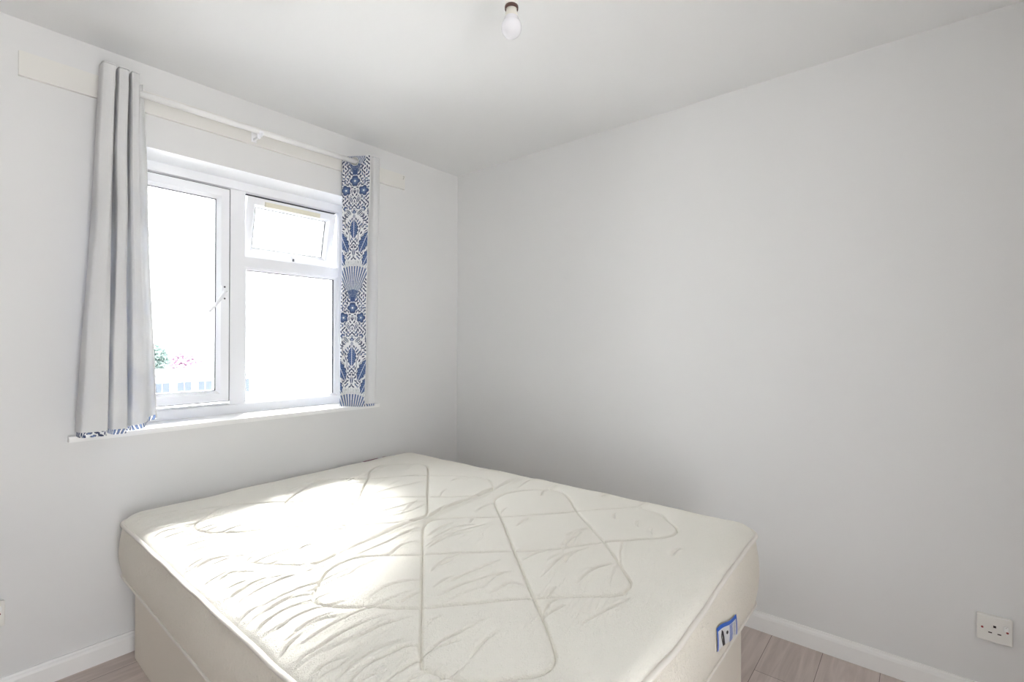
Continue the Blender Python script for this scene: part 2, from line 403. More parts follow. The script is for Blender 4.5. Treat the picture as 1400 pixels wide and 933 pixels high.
def bracket(x, name='bracket'):
    bm = bmesh.new(); box(bm, x-.011, x+.011, -.0185, -.0145, PZ-.030, PZ+.014)
    box(bm, x-.0045, x+.0045, PY+.004, -.017, PZ-.024, PZ-.015)
    box(bm, x-.006, x+.006, PY-.012, PY+.014, PZ-.024, PZ-.0135)
    for k in range(8):    # cradle
        a0 = math.pi + math.pi*k/8; a1 = math.pi + math.pi*(k+1)/8
        q = []
        for a, r in ((a0,.0112),(a1,.0112),(a1,.0145),(a0,.0145)): q.append((PY+r*math.cos(a), PZ+r*math.sin(a)))
        for xx, flip in ((x-.008, 0), (x+.008, 1)):
            f = [bm.verts.new((xx, p[0], p[1])) for p in q]; bm.faces.new(f if flip else f[::-1])
        for i_, j_ in ((0,1),(2,3)):
            bm.faces.new([bm.verts.new(v) for v in ((x-.008,*q[i_]),(x+.008,*q[i_]),(x+.008,*q[j_]),(x-.008,*q[j_]))])
    o = obj(name, bm, M_upvc, pole)
    bm = bmesh.new(); lathe(bm, [(0,0),(.0055,0),(.0055,.010),(.003,.013),(0,.013)], Matrix.Translation((x+.004, PY-.010, PZ-.013)) @ Matrix.Rotation(math.radians(90), 4, 'X'), 12)
    box(bm, x-.016, x-.004, PY-.010, PY+.0, PZ-.036, PZ-.016)
    obj('thumb_screw', bm, M_upvc, o)
bracket(-1.325)
under(pole, (-1.33, PY, PZ))

# ------------------------------------------------------------------ printed cloth (generic leaf and flower design)
WHITE = np.array([.86,.87,.88]); NAVY = np.array([.045,.060,.125]); BLUE = np.array([.062,.100,.225]); MID = np.array([.16,.23,.40])
def floral(u, v, rep=.68):
    """u metres across from the axis of symmetry, v metres down from a fan centre; mirrored, repeats every rep"""
    col = np.broadcast_to(WHITE, u.shape + (3,)).copy()
    u0 = u; u = np.abs(((u + .15) % .30) - .15); vv = v % rep
    def put(mask, c): col[mask] = c
    # scattered small leaves on white
    g = .0215; rs = np.random.RandomState(3); R1 = rs.rand(64, 64, 4)
    for ox, oy in ((0,0), (.5,.5)):
        cx = np.floor(u/g+ox).astype(int); cy = np.floor(vv/g+oy).astype(int)
        q = R1[cx % 64, cy % 64]
        px = u/g+ox-cx-.5-(q[...,0]-.5)*.2; py = vv/g+oy-cy-.5-(q[...,1]-.5)*.2
        a = q[...,2]*math.pi; rx = px*np.cos(a)+py*np.sin(a); ry = -px*np.sin(a)+py*np.cos(a)
        put(((rx/.42)**2+(ry/.18)**2 < 1) & (q[...,3] > .10), NAVY); put(((rx/.42)**2+(ry/.19)**2 < .35) & (q[...,3] > .6), MID)
    # stems weaving through
    for ph, am, x0 in ((0,.014,.040), (3,.012,.095)):
        put(np.abs(u-x0-am*np.sin(vv*2*math.pi/.17+ph)) < .0016, NAVY)
    def fan(cy, L, half, n=6):
        dy = cy-vv; r = np.hypot(u, dy); a = np.abs(np.arctan2(u, dy))
        m = (r < L*(1+.05*np.cos(a/half*n*6.28))) & (dy > 0) & (a < half)
        k = np.abs(((a/half*n) % 1)-.5)
        put(m, WHITE); put(m & (k < .30), NAVY); put(m & (k < .17), MID)
        put(m & (r < L*.30) & (k < .45), BLUE); put(m & (r > L*.86) & (k < .2), WHITE)
    def leaf(cx, cy, ang, L, w, c=BLUE):
        dx = u-cx; dy = vv-cy; s = math.sin(ang); k = math.cos(ang)
        t = (dx*s - dy*k)/L; n_ = (dx*k + dy*s)
        for sgn in ((1,) if cx > .001 else (1,)):
            wv = w*np.sin(np.clip(t,0,1)*math.pi)**.75*(1-.25*np.clip(t,0,1))
            serr = 1+.14*np.sin(t*34)
            inside = (t > 0) & (t < 1)
            put(inside & (np.abs(n_) < wv*serr+.004), WHITE)
            put(inside & (np.abs(n_) < wv*serr), c)
            vein = np.abs(((t*9+np.abs(n_)/w*1.5) % 1)-.5) < .10
            put(inside & (np.abs(n_) < wv*.85) & vein, MID*1.25); put(inside & (np.abs(n_) < .0014), WHITE)
            put(inside & (np.abs(n_) > wv*serr*.82) & (np.abs(n_) < wv*serr), NAVY)
    def flower(cx, cy, r):
        dx = u-cx; dy = vv-cy; d = np.hypot(dx, dy); a = np.arctan2(dy, dx)
        rr = r*(.72+.28*np.abs(np.cos(a*2.5)))
        put(d < rr+.004, WHITE); put(d < rr, BLUE); put((d < rr) & (d > rr*.86), NAVY); put(d < r*.50, MID); put((d < r*.5) & (np.abs(np.cos(a*2.5)) < .3), NAVY); put(d < r*.18, WHITE)
    # v = 0 is the first flower, the fan's foot is just above it
    fan(rep-.03, .225, .52)
    put((u < .014) & ((vv > rep-.06) | (vv < .01)), BLUE)
    leaf(.056, .455, .46, .115, .027); leaf(.036, .385, .42, .130, .030); leaf(.0, .310, 0, .105, .029)
    leaf(.0, .405, 0, .045, .010, NAVY); leaf(.098, .40, .2, .11, .018); leaf(.10, .22, -.3, .08, .014, NAVY)
    flower(.0, .0, .030); flower(.0, rep, .030); flower(.050, .052, .029); flower(.052, .150, .014); flower(.0, .168, .012); flower(.112,.10,.020)
    leaf(.010, .12, .5, .045, .008, NAVY); leaf(.016, .185, .8, .05, .008, NAVY); leaf(.02, .07, -.2, .03, .006, NAVY); leaf(.0,.205,0,.03,.007,BLUE)
    return col

def curtain(name, label, top, bot, zt, zb_face, zb_lin, flip, u_axis, fan_v, hole=None, seed=1, hem_rise=None):
    """top/bot: plan paths of the cloth (travel +x keeps the lining towards the room)"""
    n = 620; nz = 560
    T = resample(catmull(top, 10), n); Bt = resample(catmull(bot, 10), n)
    L = np.linalg.norm(np.diff(T, axis=0), axis=1).sum()
    s = np.linspace(0, 1, n)[:,None]; t = np.linspace(0, 1, nz)[None,:]
    mix = t**1.1
    X = T[:,0:1]*(1-mix)+Bt[:,0:1]*mix; Y = T[:,1:2]*(1-mix)+Bt[:,1:2]*mix
    wob = (vnoise(s*7+seed*11, t*5+3)-.5)*.010*np.sin(math.pi*np.clip(t*1.0,0,1))
    X = X+wob; Y = Y+(vnoise(s*9+40+seed, t*6)-.5)*.010*t
    dX = np.gradient(X, axis=0); dY = np.gradient(Y, axis=0); l = np.hypot(dX, dY)+1e-9
    NX, NY = dY/l, -dX/l                   # lining side
    rise = np.zeros((n,1)) if hem_rise is None else np.interp(s, [a for a,_ in hem_rise], [b for _,b in hem_rise])
    root = thing(name, label, 'curtain', (float(X.mean()), float(Y.mean()), zt))
    def layer(nm, off, zbot, m, colors=None, ztop=zt):
        Z = ztop+(zbot+rise-ztop)*t
        P = np.stack([X+NX*off, Y+NY*off, np.broadcast_to(Z, X.shape)], -1)
        keep = None
        if hole:
            c = (P[:-1,:-1]+P[1:,1:])/2
            keep = np.ones(c.shape[:2], bool)
            for hx, hz, sr, ex in hole: keep &= ~((np.hypot(c[...,1]-PY, c[...,2]-hz) < sr) & (np.abs(c[...,0]-hx) < ex))
        cl = colors(s*L-u_axis+0*t, (zt-Z)+0*s-fan_v) if colors else None
        return grid_mesh(nm, P, m, root, keep, cl)
    layer('printed_cloth', -.0015, zb_face, M_print, floral)
    layer('lining', .0015, zb_lin, M_lining, None, zt-.004)
    # hem stitched at the foot of the lining
    layer2 = []
    # close the leading edges and top with a folded selvedge
    for i, nm in ((0, 'side_hem'), (n-1, 'side_hem')):
        pts = [(X[i,k], Y[i,k], zt-(zt-zb_lin)*k/(nz-1)+0) for k in range(0, nz, 12)]
        bm = bmesh.new(); tube(bm, pts, .0028, 8); obj(nm, bm, M_lining, root, smooth=True)
    k0 = [(X[i,0], Y[i,0], zt) for i in range(0, n, 4)]
    bm = bmesh.new(); tube(bm, k0, .0026, 6); obj('header_edge', bm, M_lining, root, smooth=True)
    return root, X, Y
def eyelet(root, x, z, nrm, r=.020):
    bm = bmesh.new(); ax = Vector(nrm).normalized()
    M = Matrix.Translation((x, PY, z)) @ ax.to_track_quat('Z', 'Y').to_matrix().to_4x4()
    pts = [M @ Vector((r*math.cos(a), r*math.sin(a), 0)) for a in np.linspace(0, 2*math.pi, 37)[:-1]]
    tube(bm, pts, .0040, 10, closed=True); return obj('eyelet', bm, M_eye, root, smooth=True)
lt = [(-1.888,-.040),(-1.896,-.085),(-1.896,-.128),(-1.888,-.138),(-1.868,-.139),(-1.860,-.131),(-1.857,-.070),(-1.854,-.040),(-1.851,-.070),(-1.849,-.127),(-1.843,-.137),(-1.828,-.138),(-1.821,-.130),(-1.818,-.070),(-1.815,-.040),(-1.812,-.070),(-1.810,-.126),(-1.805,-.135),(-1.795,-.136),(-1.789,-.128),(-1.786,-.080),(-1.781,-.050),(-1.768,-.040),(-1.757,-.045)]
lb = [(-1.950,-.045),(-1.957,-.085),(-1.952,-.128),(-1.938,-.140),(-1.890,-.142),(-1.878,-.132),(-1.874,-.080),(-1.871,-.050),(-1.868,-.080),(-1.864,-.128),(-1.855,-.139),(-1.830,-.141),(-1.819,-.132),(-1.815,-.080),(-1.812,-.050),(-1.809,-.080),(-1.805,-.124),(-1.796,-.134),(-1.772,-.132),(-1.755,-.112),(-1.745,-.080),(-1.735,-.058),(-1.720,-.046),(-1.706,-.050)]
cl, LX, LY = curtain('curtain', 'pale grey lined curtain gathered at the left side of the window', lt, lb, 2.243, .884, .903, 1, .30, .15, hole=[(-1.82, PZ, .0165, .05)], seed=1, hem_rise=[(0,.004),(.1,0),(.7,0),(.85,.012),(1,.03)])
for x in (-1.8575, -1.8515, -1.8188, -1.8123, -1.7865): eyelet(cl, x, PZ, (1,.05,0), .019)
rt = [(-.789,-.157),(-.820,-.112),(-.850,-.062),(-.874,-.030),(-.868,-.024),(-.852,-.034),(-.826,-.060),(-.798,-.112),(-.773,-.150),(-.758,-.159),(-.735,-.156),(-.724,-.140),(-.716,-.095),(-.710,-.055),(-.700,-.040)]
rb = [(-.818,-.157),(-.846,-.112),(-.872,-.070),(-.893,-.046),(-.884,-.040),(-.868,-.052),(-.846,-.080),(-.820,-.120),(-.802,-.148),(-.786,-.160),(-.758,-.158),(-.744,-.140),(-.734,-.100),(-.724,-.065),(-.712,-.050)]
cr, RXX, RYY = curtain('curtain', 'blue and white leaf patterned curtain drawn to the right of the window', rt, rb, 2.224, .886, .900, 1, .083, .135, hole=[(-.836, PZ+.003, .0175, .04)], seed=2)
eyelet(cr, -.836, PZ+.003, (.85,.52,0), .0205)
for r_ in (cl, cr): under(r_, r_.location)

# ------------------------------------------------------------------ ceiling pendant with opal bulb
px_, py_ = -1.192, -1.477
pend = thing('pendant_light', 'bare white opal bulb in a short ceiling pendant', 'ceiling light', (px_, py_, H))
def L_(name, prof, m, par=pend): 
    bm = bmesh.new(); lathe(bm, prof, Matrix.Translation((px_, py_, 0)), 48); return obj(name, bm, m, par, smooth=True)
L_('ceiling_rose', [(0,H),(.045,H),(.045,H-.010),(.036,H-.020),(.012,H-.026),(0,H-.026)], M_plastic)
bm = bmesh.new(); tube(bm, [(px_,py_,H-.02),(px_+.001,py_,2.31),(px_,py_,2.285)], .0033, 10); obj('flex', bm, M_plastic, pend, smooth=True)
L_('lamp_holder', [(0,2.295),(.007,2.295),(.012,2.286),(.0165,2.276),(.0175,2.262),(.0175,2.240),(.0195,2.238),(.0195,2.222),(.0185,2.221),(.0165,2.221),(.0165,2.235),(0,2.235)], M_plastic)
L_('holder_ring', [(.0165,2.2235),(.0200,2.2235),(.0205,2.2195),(.0200,2.2145),(.0165,2.2145)], mat('brown_ring', (.10,.055,.045), .5, .4))
bz = 2.160; R_b = .0305
prof = [(.0,bz-R_b)]
for a in np.linspace(-85, 38, 26): prof.append((R_b*math.cos(math.radians(a)), bz+R_b*math.sin(math.radians(a))))
prof += [(.0222,bz+.0235),(.0202,bz+.030)]
bulb = L_('bulb', prof, M_bulb)
L_('bulb_neck', [(.0202,bz+.030),(.0185,bz+.038),(.0160,bz+.050),(.0150,bz+.056),(.0140,bz+.066),(0,bz+.066)], mat('bulb_neck_plastic', (.74,.72,.66), .4, .4))
under(pend, (px_, py_, H))

# ------------------------------------------------------------------ wall sockets
def socket(label, origin, along, out, wide):
    """origin: centre on the wall; along: unit vector to the reader's right; out: wall normal"""
    a = Vector(along); n = Vector(out); up = Vector((0,0,1)); M = Matrix((a, n, up)).transposed().to_4x4(); M.translation = Vector(origin)
    root = thing('wall_socket', label, 'socket', origin)
    def part(name, bm, m, bevel=0, par=root):
        bmesh.ops.transform(bm, matrix=M, verts=bm.verts); return obj(name, bm, m, par, bevel=bevel)
    w = .146 if wide else .086
    part('back_box', B(-w/2+.002, w/2-.002, 0, .012, -.041, .041), M_plastic, .002)
    part('face_plate', B(-w/2, w/2, .012, .020, -.043, .043), M_plastic, .003)
    for cx in ((-.036, .036) if wide else (0,)):
        bm = bmesh.new(); box(bm, cx-.0035, cx+.0035, .0195, .0204, .006, .013)
        part('pin_slot', bm, M_dark)
        for dx in (-.011, .011): part('pin_slot', B(cx+dx-.0045, cx+dx+.0045, .0195, .0204, -.014, -.0105), M_dark)
        if not wide:
            part('rocker_switch', B(.021, .033, .0198, .0245, .004, .020), M_gloss, .0012)
            part('rocker_mark', B(.0265, .0275, .0243, .0248, .016, .018), M_red)
        else:
            part('rocker_switch', B(cx+.017, cx+.029, .0198, .0245, .010, .026), M_gloss, .0012)
    for dx in (-1, 1):
        bm = bmesh.new(); lathe(bm, [(0,0),(.0033,0),(.0033,.0006),(0,.0006)], Matrix.Translation((dx*(w/2-.013), .020, 0)) @ Matrix.Rotation(math.radians(-90), 4, 'X'), 14)
        part('screw', bm, M_red)
    under(root, origin)
socket('white switched single socket low on the right wall', (0, -2.594, .277), (0,-1,0), (-1,0,0), False)
socket('white double socket at the left end of the window wall', (-2.199, 0, .302), (1,0,0), (0,-1,0), True)

# ------------------------------------------------------------------ divan base
BX0, BX1, BY0, BY1, BZ = -1.778, -.478, -1.930, -.060, .338
div = thing('divan_base', 'beige cloth covered divan base under the mattress', 'bed base', (-1.13, -1.0, 0))
def rrect(x0, x1, y0, y1, r, step=.012):
    pts = []; k = 10
    cs = [(x1-r, y1-r, 0), (x0+r, y1-r, 90), (x0+r, y0+r, 180), (x1-r, y0+r, 270)]
    for cx, cy, a0 in cs:
        for a in np.linspace(a0, a0+90, k+1): pts.append((cx+r*math.cos(math.radians(a)), cy+r*math.sin(math.radians(a))))
    pts = np.array(pts); out = []
    for i in range(len(pts)):
        p, q = pts[i], pts[(i+1) % len(pts)]; d = np.linalg.norm(q-p); m_ = max(1, int(round(d/step)))
        if d < 1e-9: continue
        for j in range(m_): out.append(p+(q-p)*j/m_)
    return np.array(out)
def extrude_ring(name, R_, zs, m, par):
    bm = bmesh.new(); rings = [[bm.verts.new((x, y, z)) for x, y in R_] for z in zs]
    for A, D in zip(rings, rings[1:]):
        for k in range(len(A)): bm.faces.new((A[k], A[(k+1)%len(A)], D[(k+1)%len(D)], D[k]))
    bm.faces.new(rings[-1]); bm.faces.new(rings[0][::-1])
    return obj(name, bm, m, par)
ymid = -.98
extrude_ring('base_section', rrect(BX0, BX1, BY0, ymid-.001, .012, .1), [0,.006,.33,BZ], M_base, div)
extrude_ring('base_section', rrect(BX0, BX1, ymid+.001, BY1, .012, .1), [0,.006,.33,BZ], M_base, div)
under(div, (-1.13, -1.0, 0))

# ------------------------------------------------------------------ mattress
MX0, MX1, MY0, MY1, MR = -1.825, -.440, -1.978, -.045, .075
MB = BZ+.001
STITCH = [
    [(-0.802,-0.513), (-0.923,-0.406), (-1.072,-0.26), (-1.118,-0.247), (-1.156,-0.254), (-1.2,-0.277), (-1.31,-0.375), (-1.369,-0.433), (-1.506,-0.608), (-1.607,-0.728), (-1.665,-0.806), (-1.676,-0.861), (-1.663,-0.901), (-1.619,-0.967), (-1.566,-1.029), (-1.533,-1.042), (-1.49,-1.026), (-1.448,-0.976), (-1.361,-0.869), (-1.159,-0.631), (-0.941,-0.376), (-0.854,-0.268), (-0.77,-0.212), (-0.702,-0.251), (-0.632,-0.333), (-0.622,-0.424), (-0.696,-0.525), (-0.908,-0.771), (-1.07,-0.961), (-1.121,-1.002), (-1.169,-1.003), (-1.227,-0.962), (-1.318,-0.865), (-1.408,-0.767), (-1.498,-0.672), (-1.6,-0.6), (-1.665,-0.53), (-1.687,-0.458), (-1.674,-0.39), (-1.613,-0.326)],
    [(-1.613,-0.326), (-1.571,-0.287), (-1.523,-0.277), (-1.483,-0.291), (-1.33,-0.44), (-1.15,-0.617), (-0.956,-0.829), (-0.828,-0.963), (-0.768,-0.996), (-0.714,-0.977), (-0.634,-0.892), (-0.606,-0.83), (-0.638,-0.704), (-0.734,-0.578), (-0.802,-0.513)],
    [(-1.663,-1.219), (-1.65,-1.196), (-1.605,-1.146), (-1.561,-1.107), (-1.508,-1.097), (-1.455,-1.108), (-1.4,-1.159), (-1.327,-1.237), (-1.241,-1.325), (-1.132,-1.444), (-1.033,-1.531), (-0.901,-1.627), (-0.831,-1.688), (-0.744,-1.766), (-0.704,-1.78), (-0.656,-1.77), (-0.614,-1.731), (-0.553,-1.667), (-0.54,-1.599), (-0.546,-1.548), (-0.72,-1.409), (-0.827,-1.317), (-0.94,-1.221), (-1.07,-1.08), (-1.166,-1.063), (-1.323,-1.239), (-1.515,-1.467), (-1.648,-1.624), (-1.658,-1.65)],
    [(-1.663,-1.219), (-1.671,-1.247), (-1.657,-1.29), (-1.619,-1.34), (-1.516,-1.466), (-1.443,-1.533), (-1.304,-1.651), (-1.155,-1.797), (-1.109,-1.81), (-1.071,-1.803), (-1.042,-1.78), (-0.901,-1.627), (-0.72,-1.409), (-0.58,-1.269), (-0.551,-1.196), (-0.581,-1.133), (-0.682,-1.069), (-0.777,-1.064), (-0.835,-1.094), (-0.94,-1.221), (-1.132,-1.444), (-1.304,-1.651), (-1.431,-1.802), (-1.465,-1.828), (-1.489,-1.836), (-1.521,-1.834), (-1.557,-1.809), (-1.62,-1.745), (-1.65,-1.69), (-1.658,-1.65)],
]
WRINKLES = [
    [(-1.833,-1.431), (-1.795,-1.419), (-1.753,-1.423), (-1.698,-1.418), (-1.642,-1.419)],
    [(-1.728,-1.453), (-1.679,-1.461), (-1.623,-1.463), (-1.557,-1.485)],
    [(-1.833,-1.252), (-1.787,-1.236), (-1.722,-1.229), (-1.678,-1.243)],
    [(-1.829,-1.169), (-1.804,-1.157), (-1.767,-1.151)],
    [(-1.828,-1.066), (-1.777,-1.044), (-1.726,-1.031), (-1.671,-1.05), (-1.595,-1.074)],
    [(-1.819,-1.002), (-1.777,-0.994), (-1.733,-1)],
    [(-1.76,-1.185), (-1.708,-1.181), (-1.654,-1.197)],
    [(-1.77,-1.327), (-1.724,-1.321), (-1.671,-1.326)],
    [(-1.837,-1.379), (-1.8,-1.357), (-1.758,-1.346)],
    [(-1.695,-1.564), (-1.653,-1.569), (-1.619,-1.581)],
    [(-1.703,-1.624), (-1.675,-1.622), (-1.652,-1.624)],
    [(-1.588,-1.336), (-1.526,-1.326), (-1.478,-1.34), (-1.433,-1.362)],
    [(-1.545,-1.413), (-1.511,-1.413), (-1.47,-1.407)],
    [(-1.823,-1.481), (-1.786,-1.483), (-1.737,-1.497)],
    [(-1.476,-1.089), (-1.407,-1.091), (-1.321,-1.087), (-1.194,-1.071)],
    [(-1.773,-0.906), (-1.732,-0.912)],
    [(-1.767,-1.546), (-1.729,-1.55), (-1.695,-1.564)],
    [(-1.393,-1.167), (-1.328,-1.143), (-1.263,-1.155)],
    [(-1.387,-1.35), (-1.32,-1.33), (-1.249,-1.334)],
    [(-1.403,-1.442), (-1.327,-1.444), (-1.211,-1.459)],
    [(-1.242,-1.18), (-1.119,-1.173), (-1.055,-1.212)],
    [(-0.984,-1.332), (-0.897,-1.322)],
    [(-1.171,-1.506), (-1.095,-1.516), (-1.033,-1.531)],
    [(-1.007,-1.533), (-0.894,-1.54)],
    [(-0.946,-1.512), (-0.839,-1.537)],
    [(-1.223,-1.612), (-1.077,-1.59), (-0.964,-1.612)],
    [(-1.182,-1.703), (-1.092,-1.697), (-1.011,-1.72)],
    [(-1.469,-1.465), (-1.367,-1.485), (-1.235,-1.529)],
    [(-1.105,-1.609), (-1.022,-1.601)],
    [(-1.388,-1.719), (-1.285,-1.738)],
    [(-1.339,-1.809), (-1.247,-1.818), (-1.136,-1.839)],
    [(-0.557,-0.749), (-0.507,-0.772), (-0.508,-0.842)],
    [(-0.647,-1.055), (-0.511,-1.037), (-0.481,-1.103)],
    [(-0.558,-1.159), (-0.498,-1.173)],
    [(-0.531,-1.402), (-0.474,-1.418)],
    [(-0.533,-1.563), (-0.479,-1.582), (-0.446,-1.652)],
    [(-1.285,-1.206), (-1.182,-1.202), (-1.031,-1.24)],
    [(-1.374,-1.558), (-1.3,-1.565), (-1.273,-1.597)],
    [(-1.279,-1.67), (-1.23,-1.668)],
    [(-1.615,-1.624), (-1.586,-1.633), (-1.552,-1.645)],
    [(-0.753,-0.754), (-0.701,-0.751), (-0.669,-0.789)],
    [(-1.372,-1.722), (-1.314,-1.704), (-1.268,-1.703)],
    [(-1.099,-0.437), (-1.037,-0.421), (-0.981,-0.456)],
    [(-0.958,-0.483), (-0.839,-0.495), (-0.747,-0.535)],
    [(-1.097,-0.629), (-0.982,-0.63), (-0.814,-0.652)],
    [(-1.247,-0.835), (-1.137,-0.84), (-0.997,-0.869)],
    [(-1.225,-0.899), (-1.139,-0.921), (-1.017,-0.892)],
    [(-1.178,-0.226), (-1.07,-0.258), (-0.973,-0.403)],
    [(-1.815,-0.42), (-1.774,-0.401), (-1.742,-0.421)],
    [(-1.824,-0.762), (-1.764,-0.757), (-1.66,-0.784)],
    [(-1.825,-0.908), (-1.764,-0.914), (-1.681,-0.977)],
    [(-1.512,-0.776), (-1.458,-0.773), (-1.395,-0.829)],
    [(-1.222,-1.149), (-1.151,-1.133), (-1.093,-1.13)],
    [(-1.286,-1.224), (-1.169,-1.211)],
    [(-1.379,-1.345), (-1.296,-1.346)],
    [(-1.101,-1.007), (-1.053,-1.023), (-1.005,-1.037)],
]
def edge_z(x, y):
    a = np.clip((x-MX0)/(MX1-MX0), 0, 1); b = np.clip((MY1-y)/(MY1-MY0), 0, 1)
    z = (.536*(1-a)+.552*a)*(1-b)+(.545*(1-a)+.574*a)*b
    z = z-.030*np.exp(-((x+1.15)/.30)**2)*np.exp(-(y-MY0)/.20)
    return z+.0022*np.sin(x*19+y*13)*np.cos(y*9-x*7)
mat_ = thing('mattress', 'cream quilted double mattress lying on the divan base', 'mattress', (-1.13, -1.0, MB))
# top panel: dense height field
ny, nx = 900, 680
s_ = np.linspace(-1, 1, nx)
ty = np.linspace(0, math.pi, ny); ys = (MY0+MY1)/2+(MY1-MY0)/2*(-np.cos(ty)*.12+np.linspace(-1,1,ny)*.88)
hw = np.full(ny, (MX1-MX0)/2)
dist_end = np.minimum(ys-MY0, MY1-ys); c_ = dist_end < MR
hw[c_] = (MX1-MX0)/2-MR+np.sqrt(np.maximum(0, MR**2-(MR-dist_end[c_])**2))
Xg = (MX0+MX1)/2+s_[:,None]*hw[None,:]; Yg = np.broadcast_to(ys[None,:], Xg.shape).copy()
dx_e = np.minimum(Xg-MX0, MX1-Xg); dy_e = np.minimum(Yg-MY0, MY1-Yg)
cor = (dx_e < MR) & (dy_e < MR)
de = np.minimum(dx_e, dy_e); de = np.where(cor, MR-np.hypot(MR-dx_e, MR-dy_e), de); de = np.maximum(de, 0)
Zg = edge_z(Xg, Yg)-.009+.030*(1-np.exp(-de/.016))+.006*(1-np.exp(-de/.25))
fade = 1-np.exp(-(de/.02)**2)
Dall = np.full(Xg.shape, 9.0)
for st_ in STITCH:
    Dall = np.minimum(Dall, seg_dist(Xg, Yg, catmull(st_, 5)))
puff = 1-np.exp(-(Dall/.028))
Zg += .0095*puff-.0085*np.exp(-(Dall/.0036)**2)
for pts in WRINKLES:
    P = catmull(pts, 4); D, Tn = seg_dist(Xg, Yg, P, True)
    am = np.sin(np.clip(Tn, 0.0, 1)*math.pi)**.6
    Zg -= fade*am*(.0075*np.exp(-(D/.0027)**2)-.0030*np.exp(-((D-.010)/.007)**2))
# long slack lines running in from the left piping, shorter ones from the other edges and in the squares
rw = np.random.RandomState(12); extra = []
yy = -.20
while yy > -1.90:
    L_w = .10+.26*rw.rand(); sl_ = .02*(rw.rand()-.2); x0 = MX0+.010+.02*rw.rand()
    extra.append([(x0, yy), (x0+L_w*.3, yy+.012+sl_*.3), (x0+L_w*.65, yy+.010+sl_*.4), (x0+L_w, yy-.012+sl_)])
    yy -= .026+.034*rw.rand()
for k in range(60):
    x0 = -1.70+1.05*rw.rand(); yw = -.12-1.75*rw.rand(); L_w = .05+.12*rw.rand(); a_ = math.radians(rw.uniform(-16, 10) if x0 < -1.2 else rw.uniform(-5, 28))
    extra.append([(x0, yw), (x0+L_w*.5*math.cos(a_), yw+L_w*.5*math.sin(a_)+.006), (x0+L_w*math.cos(a_), yw+L_w*math.sin(a_))])
for pts in extra:
    P = catmull(pts, 4); D, Tn = seg_dist(Xg, Yg, P, True); k_ = rw.uniform(.5, 1.2)
    am = np.sin(np.clip(Tn, 0.0, 1)*math.pi)**.6
    Zg -= fade*am*k_*(.0055*np.exp(-(D/.0027)**2)-.0022*np.exp(-((D-.010)/.007)**2))
# crease between the two quilted bands
P = catmull([(-1.60,-1.045),(-1.45,-1.035),(-1.25,-1.020),(-1.05,-1.012),(-.85,-.995),(-.65,-.975),(-.52,-.96)], 8)
D, Tn = seg_dist(Xg, Yg, P, True); Zg -= np.sin(np.clip(Tn,0,1)*math.pi)**.5*(.0120*np.exp(-(D/.007)**2)-.0065*np.exp(-((D-.020)/.009)**2))
# small gathers everywhere the cloth is slack, running mostly across the bed
th = math.radians(12); ru = Xg*math.cos(th)+Yg*math.sin(th); rv = -Xg*math.sin(th)+Yg*math.cos(th)
wv = rv+.012*vnoise(ru*6, rv*4)
n1 = vnoise(ru*7+5, wv*62); ridge = np.clip(1-np.abs(n1-.5)*9, 0, 1)**2
loose = np.clip((vnoise(ru*3.1+9, rv*5+2)-.42)*4, 0, 1)*np.clip((-.72-Xg)*2.2, .10, 1)
Zg -= .0020*ridge*loose*fade
Zg += .003*(vnoise(Xg*5+20, Yg*16)-.5)*fade+.0015*(vnoise(Xg*14, Yg*30)-.5)*fade
# gathers at the piping of the left side
gl = np.clip(1-(Xg-MX0)/.15, 0, 1)*fade
n2 = vnoise(Xg*3, (Yg+.15*(Xg-MX0))*26+.5); Zg -= .0065*gl*np.clip(1-np.abs(n2-.5)*7, 0, 1)
grid_mesh('top_panel', np.stack([Xg, Yg, Zg], -1), M_mtop, mat_)
# border
def outline(r=MR, step=.010):
    R_ = rrect(MX0, MX1, MY0, MY1, r, step); nrm = np.roll(R_, -1, 0)-np.roll(R_, 1, 0); nrm = np.stack([nrm[:,1], -nrm[:,0]], 1)
    nrm /= np.linalg.norm(nrm, axis=1)[:,None]+1e-9
    return R_, nrm
Ro, No = outline()
def side_point(xy, n, f, wob=0):     # f 0 top .. 1 bottom
    zt = edge_z(xy[...,0], xy[...,1])-.003; z = zt+(MB+.004-zt)*f
    o_ = .013*np.sin(math.pi*np.clip(f,0,1))+wob
    return np.stack([xy[...,0]+n[...,0]*o_, xy[...,1]+n[...,1]*o_, z], -1)
nf = 26; F = np.linspace(0, 1, nf)[None,:]; arc = np.arange(len(Ro))[:,None]*.01
wob = .004*(vnoise(arc*9, F*3+4)-.5)+.0025*(vnoise(arc*30+7, F*2)-.5)
Pn = side_point(np.broadcast_to(Ro[:,None,:], (len(Ro), nf, 2)), np.broadcast_to(No[:,None,:], (len(Ro), nf, 2)), np.broadcast_to(F, (len(Ro), nf)), wob*np.sin(math.pi*F))
grid_mesh('border_panel', Pn, M_mside, mat_, closed_u=True)
def piping(zf, rad, dz):
    pts = [(Ro[i,0]+No[i,0]*.0025, Ro[i,1]+No[i,1]*.0025, float(zf(Ro[i,0], Ro[i,1]))+dz+.0006*math.sin(i*.37)) for i in range(len(Ro))]
    bm = bmesh.new(); tube(bm, pts, rad, 10, closed=True); return obj('piping', bm, M_pipe, mat_, smooth=True)
piping(edge_z, .0068, 0)
piping(lambda x, y: MB+.006, .0042, .0)
grid_mesh('bottom_panel', np.stack([Xg[::10,::10], Yg[::10,::10], np.full(Xg[::10,::10].shape, MB)], -1), M_mside, mat_)
